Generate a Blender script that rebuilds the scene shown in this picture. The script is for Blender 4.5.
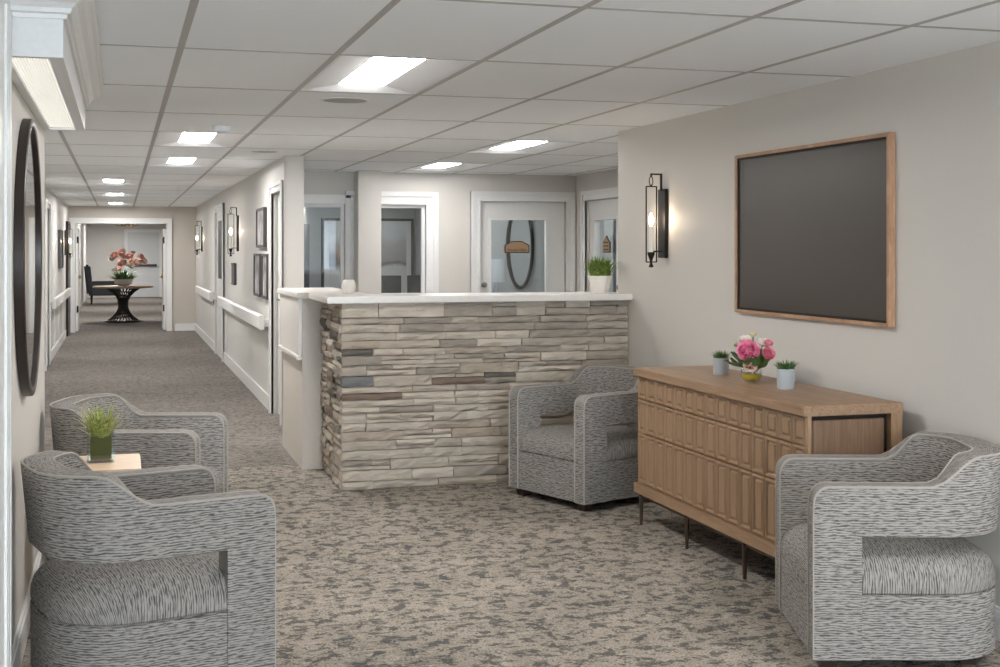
import bpy, bmesh, math, random
from mathutils import Vector, Matrix
PI = math.pi
random.seed(7)
for o in list(bpy.data.objects): bpy.data.objects.remove(o)
S = bpy.context.scene
C = S.collection

# ---------------------------------------------------------------- camera, world, exposure
F_PX, YAW, HOR, EYE = 1290.0, 0.286, 250.2, 1.474
CEIL = 2.264
cd = bpy.data.cameras.new('camera'); cam = bpy.data.objects.new('camera', cd); C.objects.link(cam)
cam.location = (0, 0, EYE); cam.rotation_euler = (PI/2, 0, -YAW)
cd.sensor_width = 36; cd.lens = F_PX/1000*36; cd.shift_y = -(333.5-HOR)/1000
cd.clip_start = 0.05; cd.clip_end = 200
S.camera = cam
W = bpy.data.worlds.new('daylight'); S.world = W; W.use_nodes = True
bg = W.node_tree.nodes['Background']; bg.inputs[0].default_value = (.74, .87, 1.0, 1); bg.inputs[1].default_value = 5.0
S.view_settings.view_transform = 'Standard'; S.view_settings.look = 'None'
S.view_settings.gamma = 1; S.view_settings.use_curve_mapping = False
S.view_settings.exposure = 1.46
S.cycles.max_bounces = 14; S.cycles.diffuse_bounces = 10; S.cycles.transparent_max_bounces = 16
LAMP = 21.0          # strength of the troffer lenses

# ---------------------------------------------------------------- materials
MATS = {}
class NT:
    def __init__(s, name):
        s.m = bpy.data.materials.new(name); s.m.use_nodes = True; s.t = s.m.node_tree
        s.b = s.t.nodes['Principled BSDF']; s.out = s.t.nodes['Material Output']; MATS[name] = s.m
    def n(s, typ, **kw):
        nd = s.t.nodes.new(typ)
        for k, v in kw.items():
            if k.startswith('i_'):
                key = k[2:]; key = int(key) if key.isdigit() else key.replace('_', ' ')
                nd.inputs[key].default_value = v
            else: setattr(nd, k, v)
        return nd
    def l(s, a, b): s.t.links.new(a, b)
    def coord(s, kind='Object', scale=(1, 1, 1), rot=(0, 0, 0)):
        tc = s.n('ShaderNodeTexCoord'); mp = s.n('ShaderNodeMapping')
        mp.inputs['Scale'].default_value = scale; mp.inputs['Rotation'].default_value = rot
        s.l(tc.outputs[kind], mp.inputs[0]); return mp.outputs[0]
    def noise(s, vec, scale, detail=3, rough=.5, dist=0):
        nd = s.n('ShaderNodeTexNoise'); nd.inputs['Scale'].default_value = scale; nd.inputs['Detail'].default_value = detail
        nd.inputs['Roughness'].default_value = rough; nd.inputs['Distortion'].default_value = dist
        s.l(vec, nd.inputs['Vector']); return nd.outputs['Fac']
    def ramp(s, fac, stops, interp='LINEAR'):
        nd = s.n('ShaderNodeValToRGB'); cr = nd.color_ramp; cr.interpolation = interp
        while len(cr.elements) < len(stops): cr.elements.new(.5)
        for e, (p, c) in zip(cr.elements, stops):
            e.position = p; e.color = (*c, 1) if len(c) == 3 else c
        s.l(fac, nd.inputs[0]); return nd.outputs[0]
    def mix(s, fac, a, b, blend='MIX'):
        nd = s.n('ShaderNodeMix', data_type='RGBA', blend_type=blend)
        for sock, v in ((nd.inputs['Factor'], fac), (nd.inputs['A'], a), (nd.inputs['B'], b)):
            if hasattr(v, 'is_linked'): s.l(v, sock)
            else: sock.default_value = v if isinstance(v, (int, float)) else (*v, 1)
        return nd.outputs['Result']
    def col(s, v):
        if hasattr(v, 'is_linked'): s.l(v, s.b.inputs['Base Color'])
        else: s.b.inputs['Base Color'].default_value = (*v, 1)
    def bump(s, h, strength=.3, dist=.01):
        nd = s.n('ShaderNodeBump'); nd.inputs['Strength'].default_value = strength; nd.inputs['Distance'].default_value = dist
        s.l(h, nd.inputs['Height']); s.l(nd.outputs[0], s.b.inputs['Normal'])
    def rough(s, r): s.b.inputs['Roughness'].default_value = r
def srgb(r, g, b):
    return tuple((c/12.92 if c <= .04045 else ((c+.055)/1.055)**2.4) for c in (r/255, g/255, b/255))
def plain(name, c, rough=.5, metal=0, bump=0, bscale=60):
    t = NT(name); t.rough(rough); t.b.inputs['Metallic'].default_value = metal
    v = t.coord(); f = t.noise(v, bscale, 3)
    t.col(t.mix(f, tuple(x*.93 for x in c), tuple(min(1, x*1.06) for x in c)))
    if bump: t.bump(f, bump, .004)
    return t.m
plain('wall_paint', srgb(208, 204, 198), .6, 0, .06, 220)
plain('corridor_paint', srgb(203, 201, 197), .6, 0, .06, 220)
plain('taupe_paint', srgb(194, 187, 178), .6, 0, .06, 220)
plain('office_paint', srgb(166, 167, 165), .6, 0, .06, 220)
plain('pale_paint', srgb(205, 208, 210), .6, 0, .06, 220)
plain('white_trim', srgb(226, 226, 225), .35)
plain('white_door', srgb(222, 222, 220), .4)
plain('counter_white', srgb(222, 218, 212), .25)
plain('stub_paint', srgb(205, 198, 188), .5)
plain('tile_white', srgb(243, 246, 249), .8, 0, .25, 300)
plain('grid_grey', srgb(176, 175, 172), .5)
plain('plate_grey', srgb(120, 118, 114), .8)
plain('fixture_white', srgb(228, 229, 231), .35)
plain('black_iron', srgb(38, 34, 32), .45, .6)
plain('bronze_dark', srgb(46, 38, 34), .35, .5)
plain('mirror_frame', srgb(52, 44, 40), .35, .3)
plain('dark_frame', srgb(62, 62, 64), .5)
plain('black_plastic', srgb(38, 40, 44), .4)
plain('charcoal_fabric', srgb(50, 52, 57), .85, 0, .3, 200)
plain('dark_foot', srgb(52, 40, 33), .4)
plain('brass', srgb(170, 140, 90), .3, .9)
plain('steel', srgb(150, 150, 150), .3, .9)
plain('pot_white', srgb(226, 221, 214), .5)
plain('pot_grey', srgb(172, 178, 183), .45)
plain('candle_white', srgb(240, 236, 226), .5)
plain('stone_grout', srgb(98, 90, 82), .9)
plain('soil', srgb(60, 48, 36), .9)
plain('sign_tan', srgb(166, 136, 106), .5)
plain('sign_ink', srgb(48, 34, 26), .5)
plain('rail_white', srgb(226, 226, 224), .35)
plain('petal_white', srgb(240, 234, 224), .6)
plain('petal_cream', srgb(232, 222, 180), .6)
plain('petal_rose', srgb(232, 148, 168), .6)
plain('petal_blush', srgb(250, 218, 208), .6)
plain('moss', srgb(86, 88, 44), .9, 0, .6, 120)
plain('gravel', srgb(196, 164, 42), .5, 0, .6, 180)
plain('basin_white', srgb(220, 216, 210), .4)
plain('mat_board', srgb(218, 216, 212), .7)
plain('lamp_shade', srgb(206, 212, 216), .7)
plain('rail_shadow_board', srgb(214, 214, 213), .45)

def emit(name, c, strength):
    t = NT(name); t.col((.8, .8, .8)); t.b.inputs['Emission Color'].default_value = (*c, 1)
    t.b.inputs['Emission Strength'].default_value = strength; return t
emit('lens_light', (1, .975, .95), LAMP); emit('lens_light_bright', (1, .975, .95), LAMP*1.7); emit('lens_light_soft', (1, .975, .95), LAMP*.5)
emit('lens_light_cool', (.97, .985, 1), 11.0)
emit('bulb_glow', (1, .80, .58), 45)
# prismatic diffuser with fine ribs
t = emit('ribbed_lens', (1, .98, .88), .33)
v = t.coord('Object', (1, 1, 1)); w = t.n('ShaderNodeTexWave', wave_type='BANDS', bands_direction='X'); w.inputs['Scale'].default_value = 34
t.l(v, w.inputs[0]); t.l(t.ramp(w.outputs['Fac'], [(0, (.40, .38, .31)), (1, (1, .98, .90))]), t.b.inputs['Emission Color'])
t.bump(w.outputs['Fac'], .5, .004)

# thin glass pane: mostly clear, mirror-like at grazing angles
def glass(name, tint, refl):
    t = NT(name); t.t.nodes.remove(t.b)
    tr = t.n('ShaderNodeBsdfTransparent'); tr.inputs[0].default_value = (*tint, 1)
    gl = t.n('ShaderNodeBsdfGlossy'); gl.inputs['Roughness'].default_value = .02
    lw = t.n('ShaderNodeLayerWeight'); pw = t.n('ShaderNodeMath', operation='POWER'); pw.inputs[1].default_value = 4; t.l(lw.outputs['Facing'], pw.inputs[0])
    mu = t.n('ShaderNodeMath', operation='MULTIPLY_ADD', use_clamp=True); mu.inputs[1].default_value = .8; mu.inputs[2].default_value = refl; t.l(pw.outputs[0], mu.inputs[0])
    mx = t.n('ShaderNodeMixShader'); t.l(mu.outputs[0], mx.inputs[0]); t.l(tr.outputs[0], mx.inputs[1]); t.l(gl.outputs[0], mx.inputs[2])
    t.l(mx.outputs[0], t.out.inputs[0]); return t.m
glass('pane_glass', (.94, .97, .98), .07)
glass('vase_glass', (.96, .98, .97), .05)
t = NT('mirror_glass'); t.col((.72, .75, .76)); t.b.inputs['Metallic'].default_value = 1; t.rough(.02)

# upholstery: short wavy dark dashes across a pale weave (UV: u along the dashes, v across)
def upholstery(name, dark, mid, light):
    t = NT(name); t.rough(.9)
    warp = t.coord('UV', (9, 9, 1)); wn = t.n('ShaderNodeTexNoise'); wn.inputs['Scale'].default_value = 1; t.l(warp, wn.inputs[0])
    uv = t.coord('UV', (1, 1, 1))
    add = t.n('ShaderNodeVectorMath', operation='MULTIPLY_ADD'); add.inputs[1].default_value = (.03, .014, 0)
    t.l(wn.outputs['Color'], add.inputs[0]); t.l(uv, add.inputs[2])
    mp = t.n('ShaderNodeMapping'); mp.inputs['Scale'].default_value = (19, 85, 1); t.l(add.outputs[0], mp.inputs[0])
    ph = t.noise(mp.outputs[0], 1, 2, .5)
    sp = t.n('ShaderNodeSeparateXYZ'); t.l(uv, sp.inputs[0])
    a_ = t.n('ShaderNodeMath', operation='MULTIPLY'); a_.inputs[1].default_value = 2*PI/.0085; t.l(sp.outputs['Y'], a_.inputs[0])
    b_ = t.n('ShaderNodeMath', operation='MULTIPLY_ADD'); b_.inputs[1].default_value = 13; t.l(ph, b_.inputs[0]); t.l(a_.outputs[0], b_.inputs[2])
    s_ = t.n('ShaderNodeMath', operation='SINE'); t.l(b_.outputs[0], s_.inputs[0])
    mp3 = t.n('ShaderNodeMapping'); mp3.inputs['Scale'].default_value = (32, 180, 1); t.l(uv, mp3.inputs[0]); n3 = t.noise(mp3.outputs[0], 1, 2)
    c_ = t.n('ShaderNodeMath', operation='MULTIPLY_ADD'); c_.inputs[1].default_value = .19; t.l(s_.outputs[0], c_.inputs[0]); t.l(n3, c_.inputs[2]); f = c_.outputs[0]
    mp2 = t.n('ShaderNodeMapping'); mp2.inputs['Scale'].default_value = (240, 420, 1); t.l(uv, mp2.inputs[0])
    g = t.noise(mp2.outputs[0], 1, 2)
    c = t.ramp(f, [(.28, dark), (.42, mid), (.60, light)])
    t.col(t.mix(.28, c, t.ramp(g, [(.3, (.12, .12, .12)), (.7, (.62, .60, .58))]), 'SOFT_LIGHT'))
    t.bump(f, .55, .004); return t.m
upholstery('chair_weave', srgb(84, 82, 82), srgb(126, 123, 120), srgb(160, 156, 151))
upholstery('chair_piping', srgb(146, 141, 135), srgb(160, 155, 148), srgb(172, 166, 159))

# carpet
def carpet(name, lo, hi, dlo, dhi, sc, cover, streak):
    t = NT(name); t.rough(.95); v = t.coord('Object')
    n1 = t.noise(v, sc, 7, .74, .35); n2 = t.noise(v, 1.7, 4, .6, .3); n3 = t.noise(v, 120, 2, .6)
    base = t.ramp(n2, [(.32, lo), (.68, hi)])
    m1 = t.ramp(n1, [(cover-.022, (0, 0, 0)), (cover+.022, (1, 1, 1))])
    c = t.mix(m1, base, t.ramp(n2, [(.4, dlo), (.6, dhi)]))
    n4 = t.noise(v, sc*2.9, 5, .7, .5); c = t.mix(t.ramp(n4, [(.575, (0, 0, 0)), (.605, (.8, .8, .8))]), c, dlo)
    n5 = t.noise(v, sc*1.6, 5, .7, .5); c = t.mix(t.ramp(n5, [(.585, (0, 0, 0)), (.615, (.6, .6, .6))]), c, tuple(min(1, q*1.18) for q in hi))
    for rot, scl, th, colr in ((.9, (1.0, 15, 1), .66, hi), (-.75, (1.1, 16, 1), .66, hi), (.3, (1.5, 17, 1), .67, dlo), (-.45, (1.6, 20, 1), .67, dlo)):
        s_ = t.noise(t.coord('Object', scl, (0, 0, rot)), 2.4, 3, .6, .2)
        c = t.mix(t.ramp(s_, [(th-.03, (0, 0, 0)), (th+.02, (streak, streak, streak))]), c, colr)
    c = t.mix(.8, c, t.ramp(n3, [(.32, (.25, .25, .25)), (.68, (.75, .75, .75))]), 'OVERLAY'); t.col(c); t.bump(n3, .6, .006)
carpet('carpet', srgb(134, 126, 115), srgb(163, 153, 140), srgb(72, 71, 69), srgb(92, 88, 83), 13, .527, .95)
carpet('corridor_carpet', srgb(114, 107, 100), srgb(128, 120, 112), srgb(76, 73, 70), srgb(88, 84, 80), 18, .52, .6)  # darker, finer toning of the carpet, used past the counter

# stacked ledge stone, tone differs from stone to stone
t = NT('ledge_stone'); t.rough(.85)
oi = t.n('ShaderNodeObjectInfo')
v = t.coord('Object', (5, 5, 26)); n1 = t.noise(v, 1.0, 5, .62, .6); n2 = t.noise(t.coord('Object', (14, 14, 60)), 2.2, 3, .6)
L = lambda r, g, b: srgb(r, g, b)
tone = t.ramp(oi.outputs['Random'], [(0, L(196, 187, 174)), (.16, L(182, 173, 161)), (.32, L(203, 195, 183)), (.46, L(168, 160, 150)), (.58, L(190, 182, 170)), (.70, L(178, 167, 153)), (.80, L(160, 153, 144)), (.88, L(207, 199, 187)), (.925, L(110, 105, 100)), (.955, L(124, 127, 128)), (.98, L(128, 112, 100))], 'CONSTANT')
c = t.mix(.5, t.mix(1.0, tone, (.90, .88, .855), 'MULTIPLY'), t.ramp(n1, [(.25, (.20, .19, .18)), (.5, (.5, .5, .5)), (.75, (.72, .70, .67))]), 'OVERLAY')
t.col(c)
hm = t.n('ShaderNodeMath', operation='ADD'); t.l(n1, hm.inputs[0]); t.l(n2, hm.inputs[1]); t.bump(hm.outputs[0], .5, .012)

# woods
def wood(name, a, b, sc, rough=.45, dark=.85):
    t = NT(name); t.rough(rough); v = t.coord('Object', sc)
    f = t.noise(v, 1, 5, .6, 1.2); g = t.noise(t.coord('Object', tuple(x*4 for x in sc)), 1, 3, .6)
    c = t.ramp(f, [(.3, a), (.7, b)]); t.col(t.mix(.22, c, t.ramp(g, [(.35, (.25, .25, .25)), (.65, (.7, .7, .7))]), 'OVERLAY'))
    t.bump(g, .12, .003); return t.m
wood('oak_upright', srgb(136, 107, 81), srgb(165, 136, 107), (38, 38, 2.2))
wood('oak_along', srgb(134, 105, 80), srgb(163, 134, 106), (38, 2.2, 38))
wood('oak_side', srgb(112, 87, 67), srgb(138, 110, 87), (34, 30, 2.0))
wood('oak_frame', srgb(160, 122, 92), srgb(186, 149, 117), (30, 5, 5))
wood('maple_top', srgb(208, 180, 150), srgb(226, 201, 172), (3, 26, 26))
wood('leg_bronze', srgb(58, 42, 32), srgb(78, 58, 44), (20, 20, 3), .35)
t = NT('board_face'); t.col(srgb(60, 53, 48)); t.rough(.3)
v = t.coord('Object'); t.bump(t.noise(v, 400, 2), .05, .001)
t = NT('grass_leaf'); oi = t.n('ShaderNodeNewGeometry'); t.rough(.5)
v = t.coord('Object'); t.col(t.ramp(t.noise(v, 55, 2), [(.3, srgb(62, 86, 30)), (.6, srgb(122, 148, 62)), (.8, srgb(176, 188, 108))]))
t = NT('grass_pale'); t.rough(.5); v = t.coord('Object')
t.col(t.ramp(t.noise(v, 60, 2), [(.3, srgb(96, 112, 52)), (.5, srgb(158, 166, 92)), (.7, srgb(206, 208, 142))]))
t = NT('leaf_green'); t.rough(.45); v = t.coord('Object')
t.col(t.ramp(t.noise(v, 40, 2), [(.3, srgb(52, 84, 42)), (.7, srgb(104, 138, 76))]))
t = NT('petal_pink'); t.rough(.6); v = t.coord('Object')
t.col(t.ramp(t.noise(v, 45, 3), [(.3, srgb(222, 92, 146)), (.65, srgb(246, 186, 210))]))
# misty hill print
t = NT('hill_print'); t.rough(.6); v = t.coord('Object'); sp = t.n('ShaderNodeSeparateXYZ'); t.l(v, sp.inputs[0])
nz = t.noise(v, 4, 4); m_ = t.n('ShaderNodeMath', operation='MULTIPLY_ADD'); m_.inputs[1].default_value = .22; t.l(nz, m_.inputs[0]); t.l(sp.outputs['Z'], m_.inputs[2])
band = t.ramp(m_.outputs[0], [(.16, srgb(204, 202, 200)), (.50, srgb(200, 197, 195)), (.555, srgb(112, 102, 106)), (.60, srgb(164, 155, 152)), (.80, srgb(180, 174, 172)), (.885, srgb(206, 205, 205)), (1.0, srgb(214, 215, 216))])
def blob(cx, cz, rad):
    d_ = t.n('ShaderNodeVectorMath', operation='DISTANCE'); d_.inputs[1].default_value = (cx, -.026, cz); ad = t.n('ShaderNodeVectorMath', operation='MULTIPLY_ADD'); ad.inputs[1].default_value = (.16, 0, .16)
    wn = t.n('ShaderNodeTexNoise'); wn.inputs['Scale'].default_value = 7; t.l(v, wn.inputs[0]); t.l(wn.outputs['Color'], ad.inputs[0]); t.l(v, ad.inputs[2]); t.l(ad.outputs[0], d_.inputs[0])
    return t.ramp(d_.outputs['Value'], [(rad*.3, (.85, .85, .85)), (rad, (0, 0, 0))])
c = t.mix(blob(-.22, .62, .14), band, srgb(216, 158, 116)); c = t.mix(blob(-.36, .58, .13), c, srgb(92, 90, 102)); c = t.mix(blob(.0, .62, .12), c, srgb(206, 176, 162)); t.col(c)
t = NT('grey_print'); t.rough(.3); v = t.coord('Object'); t.col(t.ramp(t.noise(v, 5, 4), [(.35, srgb(96, 84, 84)), (.5, srgb(168, 164, 164)), (.65, srgb(206, 206, 208))]))

# ---------------------------------------------------------------- mesh helpers
def obj(name, bm, mat, parent=None, smooth=False):
    me = bpy.data.meshes.new(name); bm.normal_update(); bm.to_mesh(me); bm.free()
    o = bpy.data.objects.new(name, me); C.objects.link(o)
    me.materials.append(MATS[mat])
    if smooth:
        for p in me.polygons: p.use_smooth = True
        me.set_sharp_from_angle(angle=math.radians(40)) if hasattr(me, 'set_sharp_from_angle') else None
    if parent is not None: o.parent = parent
    return o
def bx(bm, x0, x1, y0, y1, z0, z1, bev=0):
    b = bm if not bev else bmesh.new()
    vs = [b.verts.new((x, y, z)) for x in (x0, x1) for y in (y0, y1) for z in (z0, z1)]
    for f in ((0, 1, 3, 2), (4, 6, 7, 5), (0, 4, 5, 1), (2, 3, 7, 6), (0, 2, 6, 4), (1, 5, 7, 3)): b.faces.new([vs[i] for i in f])
    if bev:
        bmesh.ops.bevel(b, geom=b.edges[:], offset=bev, segments=2, affect='EDGES', clamp_overlap=True)
        join(bm, b)
    return bm
def join(bm, b):
    me = bpy.data.meshes.new('tmp'); b.to_mesh(me); b.free(); bm.from_mesh(me); bpy.data.meshes.remove(me)
def box(*a, bev=0):
    return bx(bmesh.new(), *a, bev=bev)
def boxes(*rs, bev=0):
    bm = bmesh.new()
    for r in rs: bx(bm, *r, bev=bev)
    return bm
def tube(bm, pts, r, n=8, closed=False, caps=True):
    pts = [Vector(p) for p in pts]; rr = r if isinstance(r, (list, tuple)) else [r]*len(pts)
    rings = []; up = None
    N = len(pts)
    for i, p in enumerate(pts):
        a = pts[(i-1) % N] if (closed or i > 0) else p; b = pts[(i+1) % N] if (closed or i < N-1) else p
        d = (b-a).normalized()
        if up is None: up = Vector((0, 0, 1)) if abs(d.z) < .9 else Vector((1, 0, 0))
        x = d.cross(up)
        if x.length < 1e-4: x = d.orthogonal()
        x.normalize(); y = x.cross(d).normalized(); up = y
        rings.append([bm.verts.new(p+(x*math.cos(2*PI*k/n)+y*math.sin(2*PI*k/n))*rr[i]) for k in range(n)])
    M = N if closed else N-1
    for i in range(M):
        A, B = rings[i], rings[(i+1) % N]
        for k in range(n): bm.faces.new((A[k], A[(k+1) % n], B[(k+1) % n], B[k]))
    if not closed and caps:
        bm.faces.new(rings[0][::-1]); bm.faces.new(rings[-1])
    return bm
def lathe(bm, prof, n=24, c=(0, 0, 0)):
    rings = []
    for r, z in prof:
        if r < 1e-5: rings.append([bm.verts.new((c[0], c[1], c[2]+z))])
        else: rings.append([bm.verts.new((c[0]+r*math.cos(2*PI*k/n), c[1]+r*math.sin(2*PI*k/n), c[2]+z)) for k in range(n)])
    for A, B in zip(rings, rings[1:]):
        for k in range(n):
            k2 = (k+1) % n
            if len(A) == 1 and len(B) == 1: continue
            if len(A) == 1: bm.faces.new((A[0], B[k], B[k2]))
            elif len(B) == 1: bm.faces.new((A[k], A[k2], B[0]))
            else: bm.faces.new((A[k], A[k2], B[k2], B[k]))
    return bm
def prism(bm, poly, axis, a, b):
    """extrude a 2D polygon along an axis (0: x, 1: y, 2: z) from a to b"""
    def P(u, v, w):
        return [(w, u, v), (u, w, v), (u, v, w)][axis]
    A = [bm.verts.new(P(u, v, a)) for u, v in poly]; B = [bm.verts.new(P(u, v, b)) for u, v in poly]
    bm.faces.new(A); bm.faces.new(B[::-1]); n = len(poly)
    for i in range(n): bm.faces.new((A[i], B[i], B[(i+1) % n], A[(i+1) % n]))
    bmesh.ops.recalc_face_normals(bm, faces=bm.faces[:]); return bm
def thing(name, label, cat, loc=(0, 0, 0), rotz=0, group=None):
    o = bpy.data.objects.new(name, None); C.objects.link(o); o.location = loc; o.rotation_euler = (0, 0, rotz)
    o.empty_display_size = .1; return tag(o, label, cat, group)
def tag(o, label, cat, group=None):
    o['label'] = label; o['category'] = cat
    if group: o['group'] = group
    return o
def struct(name, bm, mat, label=None, parent=None):
    o = obj(name, bm, mat, parent)
    if parent is None:
        o['kind'] = 'structure'; o['label'] = label; o['category'] = name.split('_')[0]
    return o
def sroot(name, label, loc):
    o = bpy.data.objects.new(name, None); C.objects.link(o); o.location = loc; o['kind'] = 'structure'; o['label'] = label
    o['category'] = name.split('_')[0]; return o
def shift(bm, v):
    bmesh.ops.translate(bm, vec=Vector(v), verts=bm.verts[:]); return bm
def copy_tree(o, parent=None, label=None):
    c = o.copy(); C.objects.link(c); c.parent = parent
    if label: c['label'] = label
    for ch in [q for q in bpy.data.objects if q.parent is o]: copy_tree(ch, c)
    return c

# ---------------------------------------------------------------- the shell
XR, XL, XCL, XCR, YB, YF, XS = 3.19, -.355, -.90, 1.32, 12.9, 24.3, 4.63
YLE = 6.66     # far end of the projecting left wall
T_ = CEIL+.09
struct('floor', box(-2.5, 7, -4.5, 8.9, -.05, 0), 'carpet', 'mottled grey and beige patterned carpet of the lobby')
struct('floor_corridor', box(-2.5, 7, 8.9, 44, -.05, 0), 'corridor_carpet', 'carpet floor of the corridor, toned a darker grey-brown than the lobby')
struct('wall_right', box(XR, 4.9, -4.5, 8.05, 0, T_), 'wall_paint', 'warm grey painted lobby wall behind the sideboard')
struct('wall_left', box(-1.2, XL, -4.5, YLE, 0, T_), 'wall_paint', 'warm grey wall carrying the round mirror')
struct('wall_corridor_left', box(-1.2, XCL, YLE, YF, 0, T_), 'corridor_paint', 'pale corridor wall with white handrail and dark picture')
# corridor right wall with two door openings
D3 = (11.0, 11.72); D4 = (17.5, 18.75)
struct('wall_corridor_right', boxes((XCR, 1.47, 10.86, D3[0], 0, T_), (XCR, 1.47, D3[0], D3[1], 1.98, T_), (XCR, 1.47, D3[1], YF, 0, T_)), 'corridor_paint', 'pale corridor wall with sconces, pictures and handrail')
# back wall of the reception office: two windows, one door
WX1 = (1.62, 2.165); WX2 = (2.30, 3.00); DX = (3.575, 4.515); WZ = (1.0, 1.94)
struct('wall_back', boxes((1.47, WX1[0], YB, YB+.12, 0, T_), (WX1[0], DX[0], YB, YB+.12, 0, WZ[0]), (WX1[0], DX[0], YB, YB+.12, WZ[1], T_),
       (WX1[1], WX2[0], YB, YB+.12, WZ[0], WZ[1]), (WX2[1], DX[0], YB, YB+.12, WZ[0], WZ[1]), (DX[0], DX[1], YB, YB+.12, 1.985, T_), (DX[1], 4.9, YB, YB+.12, 0, T_)),
       'wall_paint', 'back wall of the reception office with windows and a door')
SD = (11.55, 12.56)
struct('wall_office_right', boxes((XS, 4.75, 8.05, SD[0], 0, T_), (XS, 4.75, SD[0], SD[1], 1.985, T_), (XS, 4.75, SD[1], YB, 0, T_)), 'wall_paint', 'side wall of the reception office with a white door')
struct('trim_1', box(2.26, 2.49, YB-.24, YB-.001, 0, CEIL), 'wall_paint', 'square painted pilaster between the two office windows')
# far wall with the double doorway
struct('wall_far', boxes((XCL-.3, -.80, YF, YF+.15, 0, T_), (-.80, .815, YF, YF+.15, 1.97, T_), (.815, 1.5, YF, YF+.15, 0, T_)), 'taupe_paint', 'taupe wall at the corridor end around the wide doorway')
struct('wall_vestibule_left', box(-1.3, -1.0, YF+.15, 42, 0, T_), 'corridor_paint', 'pale side wall of the room beyond the doorway')
struct('wall_vestibule_right', box(1.32, 1.6, YF+.15, 42, 0, T_), 'corridor_paint', 'pale right hand wall of the room beyond the doorway')
struct('wall_vestibule_end', box(-1.3, 1.6, 42, 42.2, 0, T_), 'corridor_paint', 'grey end wall of the room beyond the doorway')
# rooms seen through the office glazing
struct('wall_inner_office', boxes((1.48, 3.47, 15.5, 15.6, 0, T_), (3.53, 6.2, 15.0, 15.1, 0, T_), (3.47, 3.53, YB+.12, 15.6, 0, T_), (6.1, 6.2, 10.4, 15.0, 0, T_), (4.75, 6.2, 10.3, 10.4, 0, T_), (5.0, 5.1, YB+.12, 15, 0, T_)), 'office_paint', 'cool grey walls of the offices behind the glazing')

# ceiling: a plate, recessed grid bars and tegular tiles
GX, GY, PX, PY = .225, 5.19, .612, 1.235
REG = [(XL, XR, -4.5, YLE), (XCL, XR, YLE, 8.05), (XCL, XS, 8.05, 10.86), (XCL, XCR, 10.86, YF), (1.47, XS, 10.86, YB)]
ceiling = struct('ceiling', box(-1.3, 6.4, -4.5, 42.2, T_, T_+.05), 'plate_grey', 'suspended ceiling of off-white lay-in tiles')
def cell(i, j): return (GX+i*PX, GX+(i+1)*PX, GY+j*PY, GY+(j+1)*PY)
LIGHTS = {(1, 0), (4, 3), (4, 5), (0, 3), (0, 5), (-1, 8), (-1, 11), (-1, 14), (4, -3), (2, -5), (3, -7)}
tile_cache = {}
for i in range(-3, 8):
    for j in range(-8, 16):
        if (i, j) in LIGHTS: continue
        cx0, cx1, cy0, cy1 = cell(i, j); g = .012
        for (rx0, rx1, ry0, ry1) in REG:
            x0 = max(cx0+g, rx0); x1 = min(cx1-g, rx1); y0 = max(cy0+g, ry0); y1 = min(cy1-g, ry1)
            if x1-x0 < .02 or y1-y0 < .02: continue
            key = (round(x1-x0, 3), round(y1-y0, 3))
            if key not in tile_cache:
                a, b = key[0]/2, key[1]/2; bm = bmesh.new(); e = 0
                lo = [bm.verts.new(p) for p in ((-a+e, -b+e, 0), (a-e, -b+e, 0), (a-e, b-e, 0), (-a+e, b-e, 0))]
                hi = [bm.verts.new(p) for p in ((-a, -b, .012), (a, -b, .012), (a, b, .012), (-a, b, .012))]
                bm.faces.new(lo[::-1])
                for k in range(4): bm.faces.new((lo[k], lo[(k+1) % 4], hi[(k+1) % 4], hi[k]))
                bm.faces.new(hi)
                o = obj('ceiling_tile', bm, 'tile_white', ceiling); tile_cache[key] = o.data
            else:
                o = bpy.data.objects.new('ceiling_tile', tile_cache[key]); C.objects.link(o); o.parent = ceiling
            o.location = ((x0+x1)/2, (y0+y1)/2, CEIL+.0012)
def bar(r):
    o = obj('grid_bar', box(*r), 'grid_grey', ceiling)
for i in range(-2, 8):
    x = GX+i*PX
    for (rx0, rx1, ry0, ry1) in REG:
        if rx0 < x < rx1: bar((x-.0135, x+.0135, ry0, ry1, CEIL, CEIL+.03))
for j in range(-7, 16):
    y = GY+j*PY
    for (rx0, rx1, ry0, ry1) in REG:
        if ry0 < y < ry1: bar((rx0, rx1, y-.0135, y+.0135, CEIL+.0002, CEIL+.03))
bar((-1.0, 1.32, YF+.15, 42, CEIL+.045, T_)); bar((1.47, 6.1, YB+.12, 15.5, CEIL+.045, T_)); bar((4.75, 6.1, 10.4, YB+.12, CEIL+.045, T_))

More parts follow.
